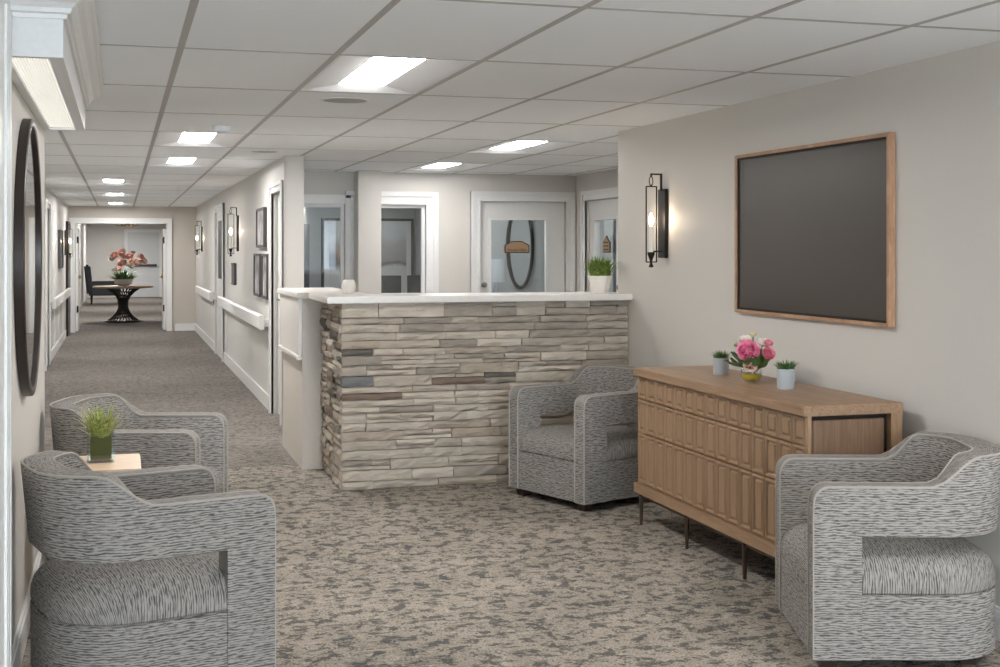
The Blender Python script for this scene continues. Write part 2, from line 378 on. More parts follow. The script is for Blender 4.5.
# recessed troffers
def troffer(i, j, label, lens='lens_light', rect=None):
    x0, x1, y0, y1 = rect or cell(i, j); cx, cy = (x0+x1)/2, (y0+y1)/2; a, b = (x1-x0)/2-.012, (y1-y0)/2-.012
    t = thing('ceiling_light', label, 'light', (cx, cy, CEIL), 0, 'recessed ceiling lights')
    bm = bmesh.new(); f = .016
    for r in ((-a, a, -b, -b+f), (-a, a, b-f, b), (-a, -a+f, -b+f, b-f), (a-f, a, -b+f, b-f)): bx(bm, r[0], r[1], r[2], r[3], .002, .006)
    obj('frame', bm, 'fixture_white', t)
    bm = bmesh.new(); li = .112; h = .030; ai, bi = a-f, b-f; le = .08
    V = lambda x, y, z: bm.verts.new((x, y, z))
    for s in (-1, 1):       # curved side wings rising to the lens
        rows = []
        for k in range(5):
            q = k/4; x = s*(ai+(li-ai)*q); z = .0018+.0282*q
            rows.append((V(x, -bi, z), V(x, bi, z)))
        for A, B in zip(rows, rows[1:]): bm.faces.new((A[0], A[1], B[1], B[0]))
    for s in (-1, 1):       # end flaps
        A = (V(-ai, s*bi, .0018), V(ai, s*bi, .0018), V(li, s*(bi-le), h), V(-li, s*(bi-le), h)); bm.faces.new(A)
    bx(bm, -a, a, -b, b, .035, .038)
    rf = obj('reflector', bm, 'fixture_white', t)
    bm = bmesh.new(); bl = bi-le+.005
    prof = [(-li, .034), (-li, .029), (-li*.5, .027), (li*.5, .027), (li, .029), (li, .034)]
    prism(bm, prof, 1, -bl, bl)
    obj('lens', bm, lens, rf)
    return t
troffer(1, 0, 'wide recessed ceiling light above the lobby carpet before the counter')
troffer(4, 3, 'recessed ceiling light over the reception office by the right wall corner')
troffer(4, 5, 'recessed ceiling light hard against the back office wall', 'lens_light_soft')
troffer(0, 3, 'recessed ceiling light at the mouth of the corridor')
troffer(0, 5, 'second recessed ceiling light along the corridor ceiling')
troffer(-1, 8, 'third recessed corridor light, offset from the first two')
troffer(-1, 11, 'fourth recessed corridor light before the far doorway')
troffer(-1, 14, 'last recessed corridor light just before the far doorway')
troffer(4, -3, 'added out-of-view ceiling light brightening the lobby seating')  # out of view, added to light the near seating
troffer(2, -5, 'added unseen ceiling light beside the camera, brightening the foreground')  # unseen, added to light the foreground
troffer(3, -7, 'added unseen ceiling light behind the camera, brightening the foreground')  # unseen behind the camera, added as more foreground light
for k, (x, y, l) in enumerate(((2.3, 13.9, 'unseen light added to brighten the office with the hill picture'), (4.0, 14.0, 'unseen light added to brighten the office behind the half glazed door'), (5.4, 12.2, 'unseen light added for the glow beyond the side door'))):  # fixtures not seen, added so the rooms behind the glazing are lit
    troffer(0, 0, l, 'lens_light_cool', (x-.306, x+.306, y-.6175, y+.6175))
for y, l in ((28.5, 'recessed light above the round pedestal table'), (34, 'recessed light behind the small chandelier'), (39.5, 'recessed light before the end door')):
    troffer(0, 0, l, 'lens_light_bright', (-.45, .162, y-.6175, y+.6175))

# ceiling speakers and detector
def disc_thing(name, label, cat, x, y, r, h, rings):
    t = thing(name, label, cat, (x, y, CEIL))
    obj('rim', lathe(bmesh.new(), [(r, 0), (r, -h*.6), (r*.94, -h), (r*.90, -h), (r*.90, 0)], 32), 'tile_white', t, True)
    bm = bmesh.new()
    for k in range(rings):
        q0 = r*.9*(k+.1)/rings; q1 = r*.9*(k+.8)/rings; lathe(bm, [(q0, -h*.75), (q1, -h*.75)], 28)
    lathe(bm, [(0, -h*.45), (r*.9, -h*.45)], 28)
    obj('grille', bm, 'grid_grey', t)
disc_thing('ceiling_speaker', 'round flush speaker grille in the tile next to the lobby light', 'speaker', 1.13, 6.74, .13, .005, 8)
disc_thing('ceiling_speaker', 'round flush speaker grille in front of the corridor wall end', 'speaker', 1.10, 10.42, .12, .005, 8)
disc_thing('smoke_detector', 'small white smoke detector beside the first corridor light', 'detector', .62, 8.40, .06, .035, 3)

# ---------------------------------------------------------------- trim
struct('baseboard_right', boxes((XR-.016, XR, -4.5, 7.80, 0, .11), (XR-.010, XR, -4.5, 7.80, .11, .125)), 'white_trim', 'white baseboard under the sideboard wall')
struct('baseboard_left', boxes((XL, XL+.016, -4.5, YLE, 0, .11), (XL, XL+.010, -4.5, YLE, .11, .125)), 'white_trim', 'white baseboard below the round mirror')
struct('baseboard_corridor_right', boxes((XCR-.016, XCR, D3[1]+.1, D4[0]-.1, 0, .13), (XCR-.016, XCR, D4[1]+.1, YF, 0, .13)), 'white_trim', 'white baseboard along the corridor wall with the handrail')
struct('baseboard_corridor_left', boxes((XCL, XCL+.016, YLE, 16.7, 0, .13), (XCL, XCL+.016, 17.6, 23.0, 0, .13)), 'white_trim', 'white baseboard along the left corridor wall')
struct('baseboard_far', box(.95, 1.304, YF-.016, YF, 0, .13), 'white_trim', 'white baseboard beside the far doorway')
# fluted white pilaster casing on the near left wall
bm = box(XL, -.312, 3.2, 4.05, 0, CEIL)
for y in (3.99, 3.93, 3.87): bx(bm, -.312, -.304, y-.018, y+.018, .15, CEIL-.1)
bx(bm, XL, -.300, 3.2, 4.06, 0, .15)
struct('trim_2', bm, 'white_trim', 'white fluted casing at the edge of the left wall')
# corridor wall end: painted corner post
struct('trim_3', boxes((XCR-.004, 1.474, 10.84, 10.86, 0, CEIL), (XCR-.008, XCR, 10.84, 10.92, 0, CEIL)), 'wall_paint', 'painted end cap of the corridor wall behind the counter')

def casing(bm, axis, fixed, out, a0, a1, z1, w=.09, z0=0, d=.034):
    """stepped moulding round an opening; axis 1: opening runs along y on plane x=fixed, 0: along x on plane y=fixed"""
    for (o0, o1, dd) in ((0, w, d*.55), (w*.62, w, d), (0, w*.22, d*.8)):
        for r in ((a0-o1, a0-o0, z0, z1+o1), (a1+o0, a1+o1, z0, z1+o1), (a0-o0, a1+o0, z1+o0, z1+o1)):
            f0, f1 = sorted((fixed, fixed+out*dd))
            if axis == 0: bx(bm, r[0], r[1], f0, f1, r[2], r[3])
            else: bx(bm, f0, f1, r[0], r[1], r[2], r[3])
    return bm

# ---------------------------------------------------------------- windows of the reception office
for nm, (a0, a1), lab in (('window_1', WX1, 'interior office window nearest the corridor wall'), ('window_2', WX2, 'interior office window right of the pilaster')):
    w = sroot(nm, lab, ((a0+a1)/2, YB, WZ[0])); ox, oz = (a0+a1)/2, WZ[0]
    bm = casing(bmesh.new(), 0, 0, -1, a0-ox, a1-ox, WZ[1]-oz, .13 if a1 > 2.5 else .09)
    bx(bm, a0-ox-.02, a1-ox+.02, -.05, 0, -.05, 0); obj('window_casing', bm, 'white_trim', w)
    f = .035
    obj('sash', boxes((a0-ox, a0-ox+f, .03, .08, 0, WZ[1]-oz), (a1-ox-f, a1-ox, .03, .08, 0, WZ[1]-oz), (a0-ox+f, a1-ox-f, .03, .08, WZ[1]-oz-f, WZ[1]-oz), (a0-ox+f, a1-ox-f, .03, .08, 0, f)), 'white_trim', w)
    obj('pane', box(a0-ox+f, a1-ox-f, .052, .058, f, WZ[1]-oz-f), 'pane_glass', w)

# half glazed door in the back wall
def glazed_door(nm, lab, loc, rotz, wid, hgt, g0, g1, gz0, gz1, knob_x):
    """leaf in local coords: x along width from 0, y depth, front face y=0 (towards -y)"""
    d = sroot(nm, lab, loc); d.rotation_euler = (0, 0, rotz)
    lv_ = obj('door_leaf', boxes((0.004, g0, .03, .075, .005, hgt), (g1, wid-.004, .03, .075, .005, hgt), (g0, g1, .03, .075, gz1, hgt), (g0, g1, .03, .075, .005, gz0)), 'white_door', d)
    b = .022; obj('glazing_bead', boxes((g0-b, g0, .02, .03, gz0-b, gz1+b), (g1, g1+b, .02, .03, gz0-b, gz1+b), (g0, g1, .02, .03, gz1, gz1+b), (g0, g1, .02, .03, gz0-b, gz0)), 'white_trim', lv_)
    obj('pane', box(g0, g1, .050, .056, gz0, gz1), 'pane_glass', lv_)
    obj('door_casing', casing(bmesh.new(), 0, 0, -1, 0, wid, hgt, .10), 'white_trim', d)
    bm = bmesh.new(); lathe(bm, [(0, 0), (.026, 0), (.026, .008), (.010, .012), (.010, .03), (.022, .038), (.027, .052), (.02, .066), (0, .07)], 18)
    bmesh.ops.rotate(bm, cent=(0, 0, 0), matrix=Matrix.Rotation(PI/2, 3, 'X'), verts=bm.verts[:]); shift(bm, (knob_x, .03, 1.115))
    obj('knob', bm, 'steel', lv_, True)
    return d
glazed_door('door_1', 'white half glazed door in the back office wall', (DX[0], YB, 0), 0, DX[1]-DX[0], 1.985, .13, .73, .55, 1.79, .05)
glazed_door('door_2', 'white half glazed door in the side office wall', (XS, SD[1], 0), -PI/2, SD[1]-SD[0], 1.985, .17, .78, .55, 1.78, .94)

# small painted name signs hung on the glass
def sign(label, loc, rotz, w, h, lines, house):
    t = thing('door_sign', label, 'sign', loc, rotz)
    def outline(k, g):
        if house: return [(-w/2+g, g), (w/2-g, g), (w/2-g, h*.62-g*.4), (w*.28, h*.74-g), (0, h-g*1.3), (-w*.28, h*.74-g), (-w/2+g, h*.62-g*.4)]
        return [(-w/2+g, g), (w/2-g, g), (w/2-g, h*.66-g*.6), (w*.2, h-g), (-w*.2, h-g), (-w/2+g, h*.66-g*.6)]
    obj('sign_edge', prism(bmesh.new(), outline(0, 0), 1, -.012, 0), 'sign_ink', t)
    obj('sign_face', prism(bmesh.new(), outline(0, .010), 1, -.014, -.0125), 'sign_tan', t)
    for txt, z, sz in lines:
        cu = bpy.data.curves.new('lettering', 'FONT'); cu.body = txt; cu.size = sz; cu.align_x = 'CENTER'; cu.extrude = .0008
        to = bpy.data.objects.new('lettering', cu); C.objects.link(to)
        dg = bpy.context.evaluated_depsgraph_get(); me = bpy.data.meshes.new_from_object(to.evaluated_get(dg)); bpy.data.objects.remove(to)
        lo = bpy.data.objects.new('lettering', me); C.objects.link(lo); lo.parent = t; me.materials.append(MATS['sign_ink'])
        lo.location = (0, -.0155, z); lo.rotation_euler = (PI/2, 0, 0)
    return t
sign('tan wooden sign with dark lettering before the narrow oval mirror', (3.985, YB+.028, 1.445), 0, .27, .125, [('Business Office', .022, .034)], False)
sg = sign('small tan house-shaped sign on the side door glass', (XS+.028, 12.045, 1.45), -PI/2, .19, .17, [], True)
obj('lettering', boxes(*[(-.065, .065, -.0155, -.0142, z, z+.012) for z in (.025, .06, .095)]), 'sign_ink', sg)

# corridor doors
d = sroot('door_3', 'narrow white door at the start of the corridor wall', (XCR, D3[0], 0)); W3 = D3[1]-D3[0]
obj('door_leaf', box(.04, .085, .004, W3-.004, .005, 1.975), 'white_door', d)
obj('door_panel', boxes((.028, .04, .14, W3-.14, .2, .86), (.028, .04, .14, W3-.14, 1.0, 1.85), bev=.008), 'white_door', d)
obj('door_casing', casing(bmesh.new(), 1, 0, -1, 0, W3, 1.98, .085), 'white_trim', d)
bm = bmesh.new(); tube(bm, [(.04, .09, 1.05), (-.02, .09, 1.05), (-.025, .2, 1.05)], .009); obj('lever', bm, 'steel', d, True)
d = sroot('door_4', 'white corridor door with a tall glass light', (XCR, D4[0], 0)); W4 = D4[1]-D4[0]
obj('door_leaf', boxes((-.012, -.001, 0, .25, .005, 2.0), (-.012, -.001, W4-.25, W4, .005, 2.0), (-.012, -.001, .25, W4-.25, .005, 1.08), (-.012, -.001, .25, W4-.25, 1.88, 2.0)), 'white_door', d)
obj('pane', box(-.006, -.002, .25, W4-.25, 1.08, 1.88), 'dark_frame', d)
obj('door_casing', casing(bmesh.new(), 1, -.001, -1, 0, W4, 2.0, .10), 'white_trim', d)

# far doorway casing and folded leaves
bm = casing(bmesh.new(), 0, 0, -1, -.785, .80, 1.955, .10, d=.03); bx(bm, -.80, -.785, 0, .15, 0, 1.97); bx(bm, .80, .815, 0, .15, 0, 1.97); bx(bm, -.785, .80, 0, .15, 1.955, 1.97)
shift(bm, (0, YF, 0)); struct('trim_4', bm, 'white_trim', 'white casing round the doorway at the corridor end')
def leaf(nm, lab, x, s):
    d = sroot(nm, lab, (x, YF+.16, 0))
    obj('door_leaf', boxes((0, .045, 0, .75, .01, 1.87)), 'white_door', d)
    z0 = s
    f = -.004 if s < 0 else .045
    obj('pane', box(f if s < 0 else .045, (f+.004) if s < 0 else .049, .42, .60, .95, 1.7), 'dark_frame', d)
    for z in (.35, 1.6): obj('hinge', box(-.006 if s < 0 else .02, .02 if s < 0 else .051, -.006, .05, z, z+.12), 'black_iron', d)
    bm = bmesh.new(); xx = -.03 if s < 0 else .075; tube(bm, [(xx, .12, .98), (xx, .66, .98)], .022, 10)
    bx(bm, min(xx, .02), max(xx, .02), .12, .16, .95, 1.01); bx(bm, min(xx, .02), max(xx, .02), .6, .66, .95, 1.01)
    obj('push_bar', bm, 'brass', d)
leaf('door_5', 'white fire door leaf folded open, hinged on the left of the doorway', -.78, 1)
leaf('door_6', 'white fire door leaf folded open, hinged on the right of the doorway', .752, -1)
d = sroot('door_7', 'grey-white door with a push bar at the far end', (.19, 42, 0))
obj('door_leaf', boxes((.02, .98, -.03, -.005, .01, 2.02)), 'pale_paint', d)
obj('door_casing', casing(bmesh.new(), 0, -.001, -1, .02, .98, 2.03, .10), 'white_trim', d)
bm = bmesh.new(); tube(bm, [(.2, -.09, 1.0), (.9, -.09, 1.0)], .035, 10); bx(bm, .2, .26, -.08, -.03, .96, 1.04); bx(bm, .84, .9, -.08, -.03, .96, 1.04); obj('push_bar', bm, 'dark_frame', d)
# dark slot beside the doorway on the left corridor wall: recessed dark door stile
d = sroot('door_8', 'dark bronze door edge standing open before the far doorway', (XCL, 23.2, 0))
obj('door_leaf', box(0, .045, 0, .95, .01, 1.97), 'bronze_dark', d); 
for z in (.3, 1.0, 1.65): obj('hinge', box(.045, .055, .02, .09, z, z+.11), 'steel', d)
# white casing on left corridor wall with panelled dado
d = sroot('door_9', 'white panelled door on the left corridor wall', (XCL, 16.75, 0))
obj('door_leaf', box(0, .006, 0, .8, .005, 2.0), 'white_door', d)
obj('door_panel', boxes((.006, .014, .12, .68, .2, .8), (.006, .014, .12, .68, .95, 1.85)), 'white_door', d)
obj('door_casing', casing(bmesh.new(), 1, 0, 1, 0, .8, 2.0, .10), 'white_trim', d)

# handrails
def handrail(label, x, out, y0, y1, z=.81):
    t = thing('handrail', label, 'handrail', (x, (y0+y1)/2, z)); L_ = (y1-y0)/2; s = out
    poly = [(s*.045, -.07), (s*.045, .05), (s*.055, .062), (s*.085, .062), (s*.095, .05), (s*.095, -.06), (s*.085, -.07)]
    obj('rail', prism(bmesh.new(), poly, 1, -L_, L_), 'rail_white', t)
    n = max(2, int((y1-y0)/1.2))
    for k in range(n):
        y = -L_+.12+(2*L_-.24)*k/(n-1); a, b = sorted((0, s*.046)); obj('bracket', box(a, b, y-.04, y+.04, -.05, .02), 'rail_white', t)
handrail('long white handrail on the corridor wall under the sconce', XCR, -1, D3[1]+.35, D4[0]-.2)
handrail('short white handrail on the corridor wall past the glass-light door', XCR, -1, D4[1]+.2, 22.6)
handrail('white handrail on the left corridor wall near the doorway', XCL, 1, 17.75, 22.9, .78)
# dado stiles under the rails
def dado(nm, x, out, ys, lab):
    bm = bmesh.new(); a, b = sorted((x, x+out*.012))
    for y in ys: bx(bm, a, b, y-.07, y+.07, .13, .73)
    struct(nm, bm, 'white_trim', lab)
dado('trim_5', XCL, 1, (17.8, 19.2, 20.6, 22.0), 'white dado stiles below the left corridor handrail')
dado('trim_6', XCR, -1, (17.2, 19.0), 'white dado stiles beside the corridor door')

# ---------------------------------------------------------------- reception counter
YC, XC0, ZS = 7.86, 1.30, 1.15
counter = thing('reception_counter', 'stone-clad reception counter with white top and painted side return', 'counter', (2.2, 8.2, 0))
def cpart(name, bm, mat, smooth=False, parent=None):
    return obj(name, shift(bm, (-2.2, -8.2, 0)), mat, parent or counter, smooth)
cpart('core', box(XC0+.05, XR-.001, YC+.05, YC+.14, 0, ZS), 'stone_grout')
cpart('side_core', box(XC0+.05, XC0+.14, YC+.14, 8.68, 0, ZS), 'stone_grout')
cpart('end_post', box(1.17, 1.44, 8.68, 9.78, 0, ZS), 'stub_paint')
cpart('apron_panel', boxes((1.148, 1.17, 8.70, 9.78, .765, ZS), bev=.004), 'counter_white')
cpart('ledge', box(1.135, 1.17, 8.69, 9.79, .735, .765, bev=.005), 'counter_white')
bm = bmesh.new(); zt0, zt1 = ZS, ZS+.04
prism(bm, [(1.20, 7.79), (XR-.001, 7.79), (XR-.001, 8.30), (1.55, 8.30), (1.55, 9.80), (1.13, 9.80), (1.13, 8.66), (1.20, 8.60)], 2, zt0, zt1)
bmesh.ops.bevel(bm, geom=[e for e in bm.edges if abs(e.verts[0].co.z-e.verts[1].co.z) < 1e-5], offset=.006, segments=2, affect='EDGES')
cpart('counter_top', bm, 'counter_white')
rnd = random.Random(21)
def stone_mesh(L_, H_, D_):
    """rough split-face block; face towards -y at y=0, x 0..L, z 0..H"""
    bm = bmesh.new(); nx = max(2, min(7, int(L_/.05))); nz = 2 if H_ > .03 else 1
    G = []
    for a in range(nx+1):
        col = []
        for b in range(nz+1):
            ex = 0 < a < nx; ez = 0 < b < nz
            y = rnd.uniform(-.007, .005) - (.004 if (ex and ez) else 0) + (0 if ez else .003)
            x = L_*a/nx+(rnd.uniform(-.008, .008) if ex else rnd.uniform(0, .003)*(1 if a == 0 else -1))
            z = H_*b/nz+(rnd.uniform(-.006, .006) if ez else rnd.uniform(.0005, .0035)*(1 if b == 0 else -1))
            col.append(bm.verts.new((x, y, z)))
        G.append(col)
    for a in range(nx):
        for b in range(nz): bm.faces.new((G[a][b], G[a+1][b], G[a+1][b+1], G[a][b+1]))
    rim = [G[a][0] for a in range(nx+1)]+[G[nx][b] for b in range(1, nz+1)]+[G[a][nz] for a in range(nx-1, -1, -1)]+[G[0][b] for b in range(nz-1, 0, -1)]
    back = [bm.verts.new((v.co.x, D_, v.co.z)) for v in rim]
    for k in range(len(rim)): bm.faces.new((rim[k], back[k], back[(k+1) % len(rim)], rim[(k+1) % len(rim)]))
    bmesh.ops.recalc_face_normals(bm, faces=bm.faces[:]); return bm
def lay(total, emitf, lmin, lmax):
    z = .0
    cnt = 0
    while z < ZS-.02:
        h = rnd.choice((.042, .050, .058, .066)) if z > .001 else .05
        if ZS-z-h < .035: h = ZS-z
        x = 0.0
        while x < total-.001:
            l = rnd.uniform(lmin, lmax)
            if total-x-l < lmin*.5: l = total-x
            if h > .052 and rnd.random() < .36:
                f = rnd.uniform(.35, .65); k = rnd.uniform(.35, .65)
                emitf(x, l, z, h*f); 
                if l > .3: emitf(x, l*k, z+h*f, h*(1-f)); emitf(x+l*k, l*(1-k), z+h*f, h*(1-f)); cnt += 1
                else: emitf(x, l, z+h*f, h*(1-f))
                cnt += 2
            else: emitf(x, l, z, h); cnt += 1
            x += l
        z += h
    return cnt
def front_stone(x, l, z, h):
    o = obj('stone', stone_mesh(l, h, .075), 'ledge_stone', counter)
    o.location = (XC0+x-2.2, YC-8.2+rnd.uniform(-.012, .012), z)
def side_stone(x, l, z, h):
    o = obj('stone', stone_mesh(l, h, .06), 'ledge_stone', counter)
    o.location = (XC0+rnd.uniform(-.014, .010)-2.2, 8.675-x-8.2, z); o.rotation_euler = (0, 0, -PI/2)
n1 = lay(XR-.004-XC0, front_stone, .14, .46); n2 = lay(8.675-YC-.02, side_stone, .16, .34)
print('stones', n1, n2)

# ---------------------------------------------------------------- armchairs
CW, CD, CR, CT = .35, .350, .25, .092
def plan(n_arc=9, step=.05):
    """outer outline from front right round the back to front left, with outward normals"""
    P = []
    def seg(a, b, nrm, skip=False):
        L_ = (Vector(b)-Vector(a)).length; n = max(1, round(L_/step))
        for k in range(1 if skip else 0, n+1): P.append((Vector(a).lerp(Vector(b), k/n), Vector(nrm)))
    seg((CW, -CD), (CW, CD-CR), (1, 0))
    for k in range(1, n_arc+1):
        q = PI/2*k/n_arc; P.append((Vector((CW-CR+CR*math.cos(q), CD-CR+CR*math.sin(q))), Vector((math.cos(q), math.sin(q)))))
    seg((CW-CR, CD), (-CW+CR, CD), (0, 1), True)
    for k in range(1, n_arc+1):
        q = PI/2+PI/2*k/n_arc; P.append((Vector((-CW+CR+CR*math.cos(q), CD-CR+CR*math.sin(q))), Vector((math.cos(q), math.sin(q)))))
    seg((-CW, CD-CR), (-CW, -CD), (-1, 0), True)
    return P
ZA, ZBACK, ZB_, RF = .652, .755, .475, .055
def smooth(a, b, x):
    q = min(1, max(0, (x-a)/(b-a))); return q*q*(3-2*q)
def top_z(s):
    z = ZA+(ZBACK-ZA)*smooth(.40, .59, s)
    if s < RF: z -= RF-math.sqrt(max(0, RF*RF-(RF-s)**2))
    return z
def make_chair():
    root = thing('armchair', 'x', 'armchair', group='grey woven lobby armchairs')
    P0 = plan()
    # resample with arc length, finer near the fronts
    pts = [p for p, n in P0]; cum = [0]
    for a, b in zip(pts, pts[1:]): cum.append(cum[-1]+(b-a).length)
    Lt = cum[-1]
    def at(s):
        for k in range(len(cum)-1):
            if s <= cum[k+1]+1e-9:
                q = (s-cum[k])/max(1e-9, cum[k+1]-cum[k]); return pts[k].lerp(pts[k+1], q), P0[k][1].lerp(P0[k+1][1], q).normalized()
        return pts[-1], P0[-1][1]
    POST = .165
    half = [0, .004, .012, .024, .038, RF, .09, .13, POST-.0005, POST+.0005, .20]
    s = .24
    while s < Lt/2-.02: half.append(s); s += .035
    ss = half+[Lt-h for h in reversed(half)]
    bm = bmesh.new(); uvl = bm.loops.layers.uv.new('UVMap'); vuv = {}
    rings = []
    for s in ss:
        sf = min(s, Lt-s); p, n = at(s); zt = top_z(sf); zb = .045 if sf < POST else ZB_; r = .014
        th = CT+.02*smooth(.45, .8, sf)
        lean = .035*smooth(.5, .9, sf)
        sec = [(0, zb+.004), (0, zt-r), (r*.3, zt-r*.3), (r, zt), (th-r, zt), (th-r*.3, zt-r*.3), (th, zt-r), (th, zb+.004), (th-.006, zb), (.006, zb)]
        ring = []
        dist = 0; prev = None
        for o_, z in sec:
            lz = lean*(z-ZB_)/.3 if z > ZB_ else 0
            q = p+n*(.004+lz-o_); v = bm.verts.new((q.x, q.y, z)); ring.append(v)
            if prev is not None: dist += math.hypot(o_-prev[0], z-prev[1])
            prev = (o_, z); vuv[v] = (s, z if o_ < th*.5 else z+.31 if o_ == th else zt+o_)
        rings.append(ring)
    m = len(rings[0])
    for A, B in zip(rings, rings[1:]):
        for k in range(m):
            f = bm.faces.new((A[k], B[k], B[(k+1) % m], A[(k+1) % m]))
    bm.faces.new(rings[0][::-1] if False else rings[0]); bm.faces.new(rings[-1][::-1])
    for f in bm.faces:
        for lp in f.loops: lp[uvl].uv = vuv[lp.vert]
    for f in bm.faces[-2:]:
        for lp in f.loops: lp[uvl].uv = (lp.vert.co.x+.7, lp.vert.co.z)
    bmesh.ops.recalc_face_normals(bm, faces=bm.faces[:])
    band = obj('arms_and_back', bm, 'chair_weave', root, True)
    # piping on both edges of the band, up the front of each arm
    bm = bmesh.new(); uvl = bm.loops.layers.uv.new('UVMap')
    for off, z0 in ((.004, .05), (CT-.002, .05)):
        path = []
        for z in (z0, .2, .4, .55): path.append((0, z))
        for h in half[0:6]: path.append((h, None))
        for h in half[6:]: path.append((h, None))
        full = path+[(Lt-h, z) for h, z in reversed(path)]
        line = []
        for s, z in full:
            sf = min(s, Lt-s); p, n = at(s); th = CT+.02*smooth(.45, .8, sf); zz = z if z is not None else top_z(sf)-.003
            lz = .035*smooth(.5, .9, sf)*(zz-ZB_)/.3 if zz > ZB_ else 0
            o_ = .004 if off < .05 else th-.004
            q = p+n*(.004+lz-o_)+Vector((0, -.001 if z is not None else 0)); line.append((q.x, q.y, zz))
        tube(bm, line, .0045, 6)
    obj('piping', bm, 'chair_piping', band, True)
    # closed plan for seat base and cushion
    ring0 = [(Vector((x, -CD)), Vector((0, -1))) for x in (-.30, -.22, -.12, 0, .12, .22, .30)]
    ring0 = [(Vector((-CW, -CD)), Vector((-.7, -.7)))]+ring0+[(Vector((CW, -CD)), Vector((.7, -.7)))]+P0[1:-1]
    def shell(levels, name, uvmode, cap_z=None):
        bm = bmesh.new(); uvl = bm.loops.layers.uv.new('UVMap'); vu = {}; R = []
        peri = [0]
        for a, b in zip(ring0, ring0[1:]): peri.append(peri[-1]+(b[0]-a[0]).length)
        for inset, z in levels:
            row = []
            for k, (p, n) in enumerate(ring0):
                if inset <= .065: q = p-n*inset
                else: q = (p-n*.065)*(1-(inset-.065)/.335)
                v = bm.verts.new((q.x, q.y, z)); row.append(v)
                if uvmode == 'side': vu[v] = (peri[k], z)
                else: vu[v] = (q.x+n.x*(.42-z)*.6, q.y+n.y*(.42-z))
            R.append(row)
        N = len(ring0)
        for A, B in zip(R, R[1:]):
            for k in range(N): bm.faces.new((A[k], A[(k+1) % N], B[(k+1) % N], B[k]))
        c = bm.verts.new((0, 0, levels[-1][1])) if cap_z is None else bm.verts.new((0, 0, cap_z)); vu[c] = (0, 0)
        for k in range(N): bm.faces.new((R[-1][k], R[-1][(k+1) % N], c))
        for f in bm.faces:
            for lp in f.loops: lp[uvl].uv = vu[lp.vert]
        bmesh.ops.recalc_face_normals(bm, faces=bm.faces[:])
        return obj(name, bm, 'chair_weave', root, True)
    shell([(.02, .045), (.002, .05), (.002, .268), (.010, .274)], 'seat_base', 'side')
    shell([(.012, .274), (.003, .280), (.001, .30), (.003, .325), (.012, .350), (.03, .374), (.06, .393), (.14, .410), (.25, .418)], 'seat_cushion', 'top', .42)
    for x, y in ((-.285, -.29), (.285, -.29), (-.21, .22), (.21, .22)):
        bm = bmesh.new(); a = [bm.verts.new((x+dx*.026, y+dy*.026, 0)) for dx, dy in ((-1, -1), (1, -1), (1, 1), (-1, 1))]
        b = [bm.verts.new((x+dx*.034, y+dy*.034, .047)) for dx, dy in ((-1, -1), (1, -1), (1, 1), (-1, 1))]
        bm.faces.new(a[::-1]); bm.faces.new(b)
        for k in range(4): bm.faces.new((a[k], a[(k+1) % 4], b[(k+1) % 4], b[k]))
        obj('foot', bm, 'dark_foot', root)
    return root
CH = [((.072, 4.66), 75, 'grey woven armchair against the left wall, just before the small maple table'),
      ((.083, 6.41), 106, 'grey woven armchair beyond the small maple table, beside the corridor'),
      ((2.70, 7.245), 250, 'grey woven armchair between the stone counter and the sideboard'),
      ((2.755, 4.222), 288, 'grey woven armchair at the near end of the sideboard')]
ch0 = make_chair()
for k, ((x, y), az, lab) in enumerate(CH):      # az: facing, degrees clockwise from +y
    o = ch0 if k == 0 else copy_tree(ch0)
    o['label'] = lab; a = math.radians(az); fx, fy = math.sin(a), math.cos(a)
    o.location = (x, y, 0); o.rotation_euler = (0, 0, math.atan2(fy, fx)+PI/2)

# ---------------------------------------------------------------- side table with glass cube of grass
def blades(bm, n, c, r0, r1, h0, h1, w, rng, up=.35):
    for _ in range(n):
        a = rng.uniform(0, 2*PI); q = math.sqrt(rng.random()); b = Vector(c)+Vector((math.cos(a), math.sin(a), 0))*r0*q
        h = rng.uniform(h0, h1); lean = rng.uniform(.2, 1)*r1*(up+q*.8); a2 = a+rng.uniform(-.5, .5); d = Vector((math.cos(a2), math.sin(a2), 0)); s = Vector((-d.y, d.x, 0))
        prev = None
        for k in range(4):
            t_ = k/3; p = b+d*lean*t_**1.6+Vector((0, 0, h*(t_-.22*(lean/max(r1, .001))*t_**3))); ww = w*(1-t_)**.7*.5
            cur = (bm.verts.new(p-s*ww), bm.verts.new(p+s*ww)) if k < 3 else (bm.verts.new(p),)
            if prev:
                if len(cur) == 2: bm.faces.new((prev[0], prev[1], cur[1], cur[0]))
                else: bm.faces.new((prev[0], prev[1], cur[0]))
            prev = cur
    return bm
ZT = .60
t = thing('side_table', 'small square maple-topped side table between the two left armchairs', 'table', (-.085, 5.56, 0))
obj('table_top', box(-.165, .165, -.205, .205, ZT-.03, ZT, bev=.004), 'maple_top', t)
obj('apron', boxes((-.14, .14, -.18, .18, ZT-.09, ZT-.03)), 'maple_top', t)
for sx in (-1, 1):
    for sy in (-1, 1): obj('leg', box(sx*.125-.018, sx*.125+.018, sy*.165-.018, sy*.165+.018, 0, ZT-.09), 'maple_top', t)
rng = random.Random(5)
def grass_stuff(o): o['kind'] = 'stuff'; return o
t = thing('grass_cube', 'spiky pale grass in a square glass vase on the maple table', 'plant', (-.078, 5.60, ZT))
a = .054; g = .005; bm = bmesh.new()
for r in ((-a, a, -a, -a+g), (-a, a, a-g, a), (-a, -a+g, -a+g, a-g), (a-g, a, -a+g, a-g)): bx(bm, *r, .0, .118)
bx(bm, -a, a, -a, a, 0, .012); obj('glass_vase', bm, 'vase_glass', t)
obj('moss_block', box(-a+.012, a-.012, -a+.012, a-.012, .013, .105, bev=.004), 'moss', t)
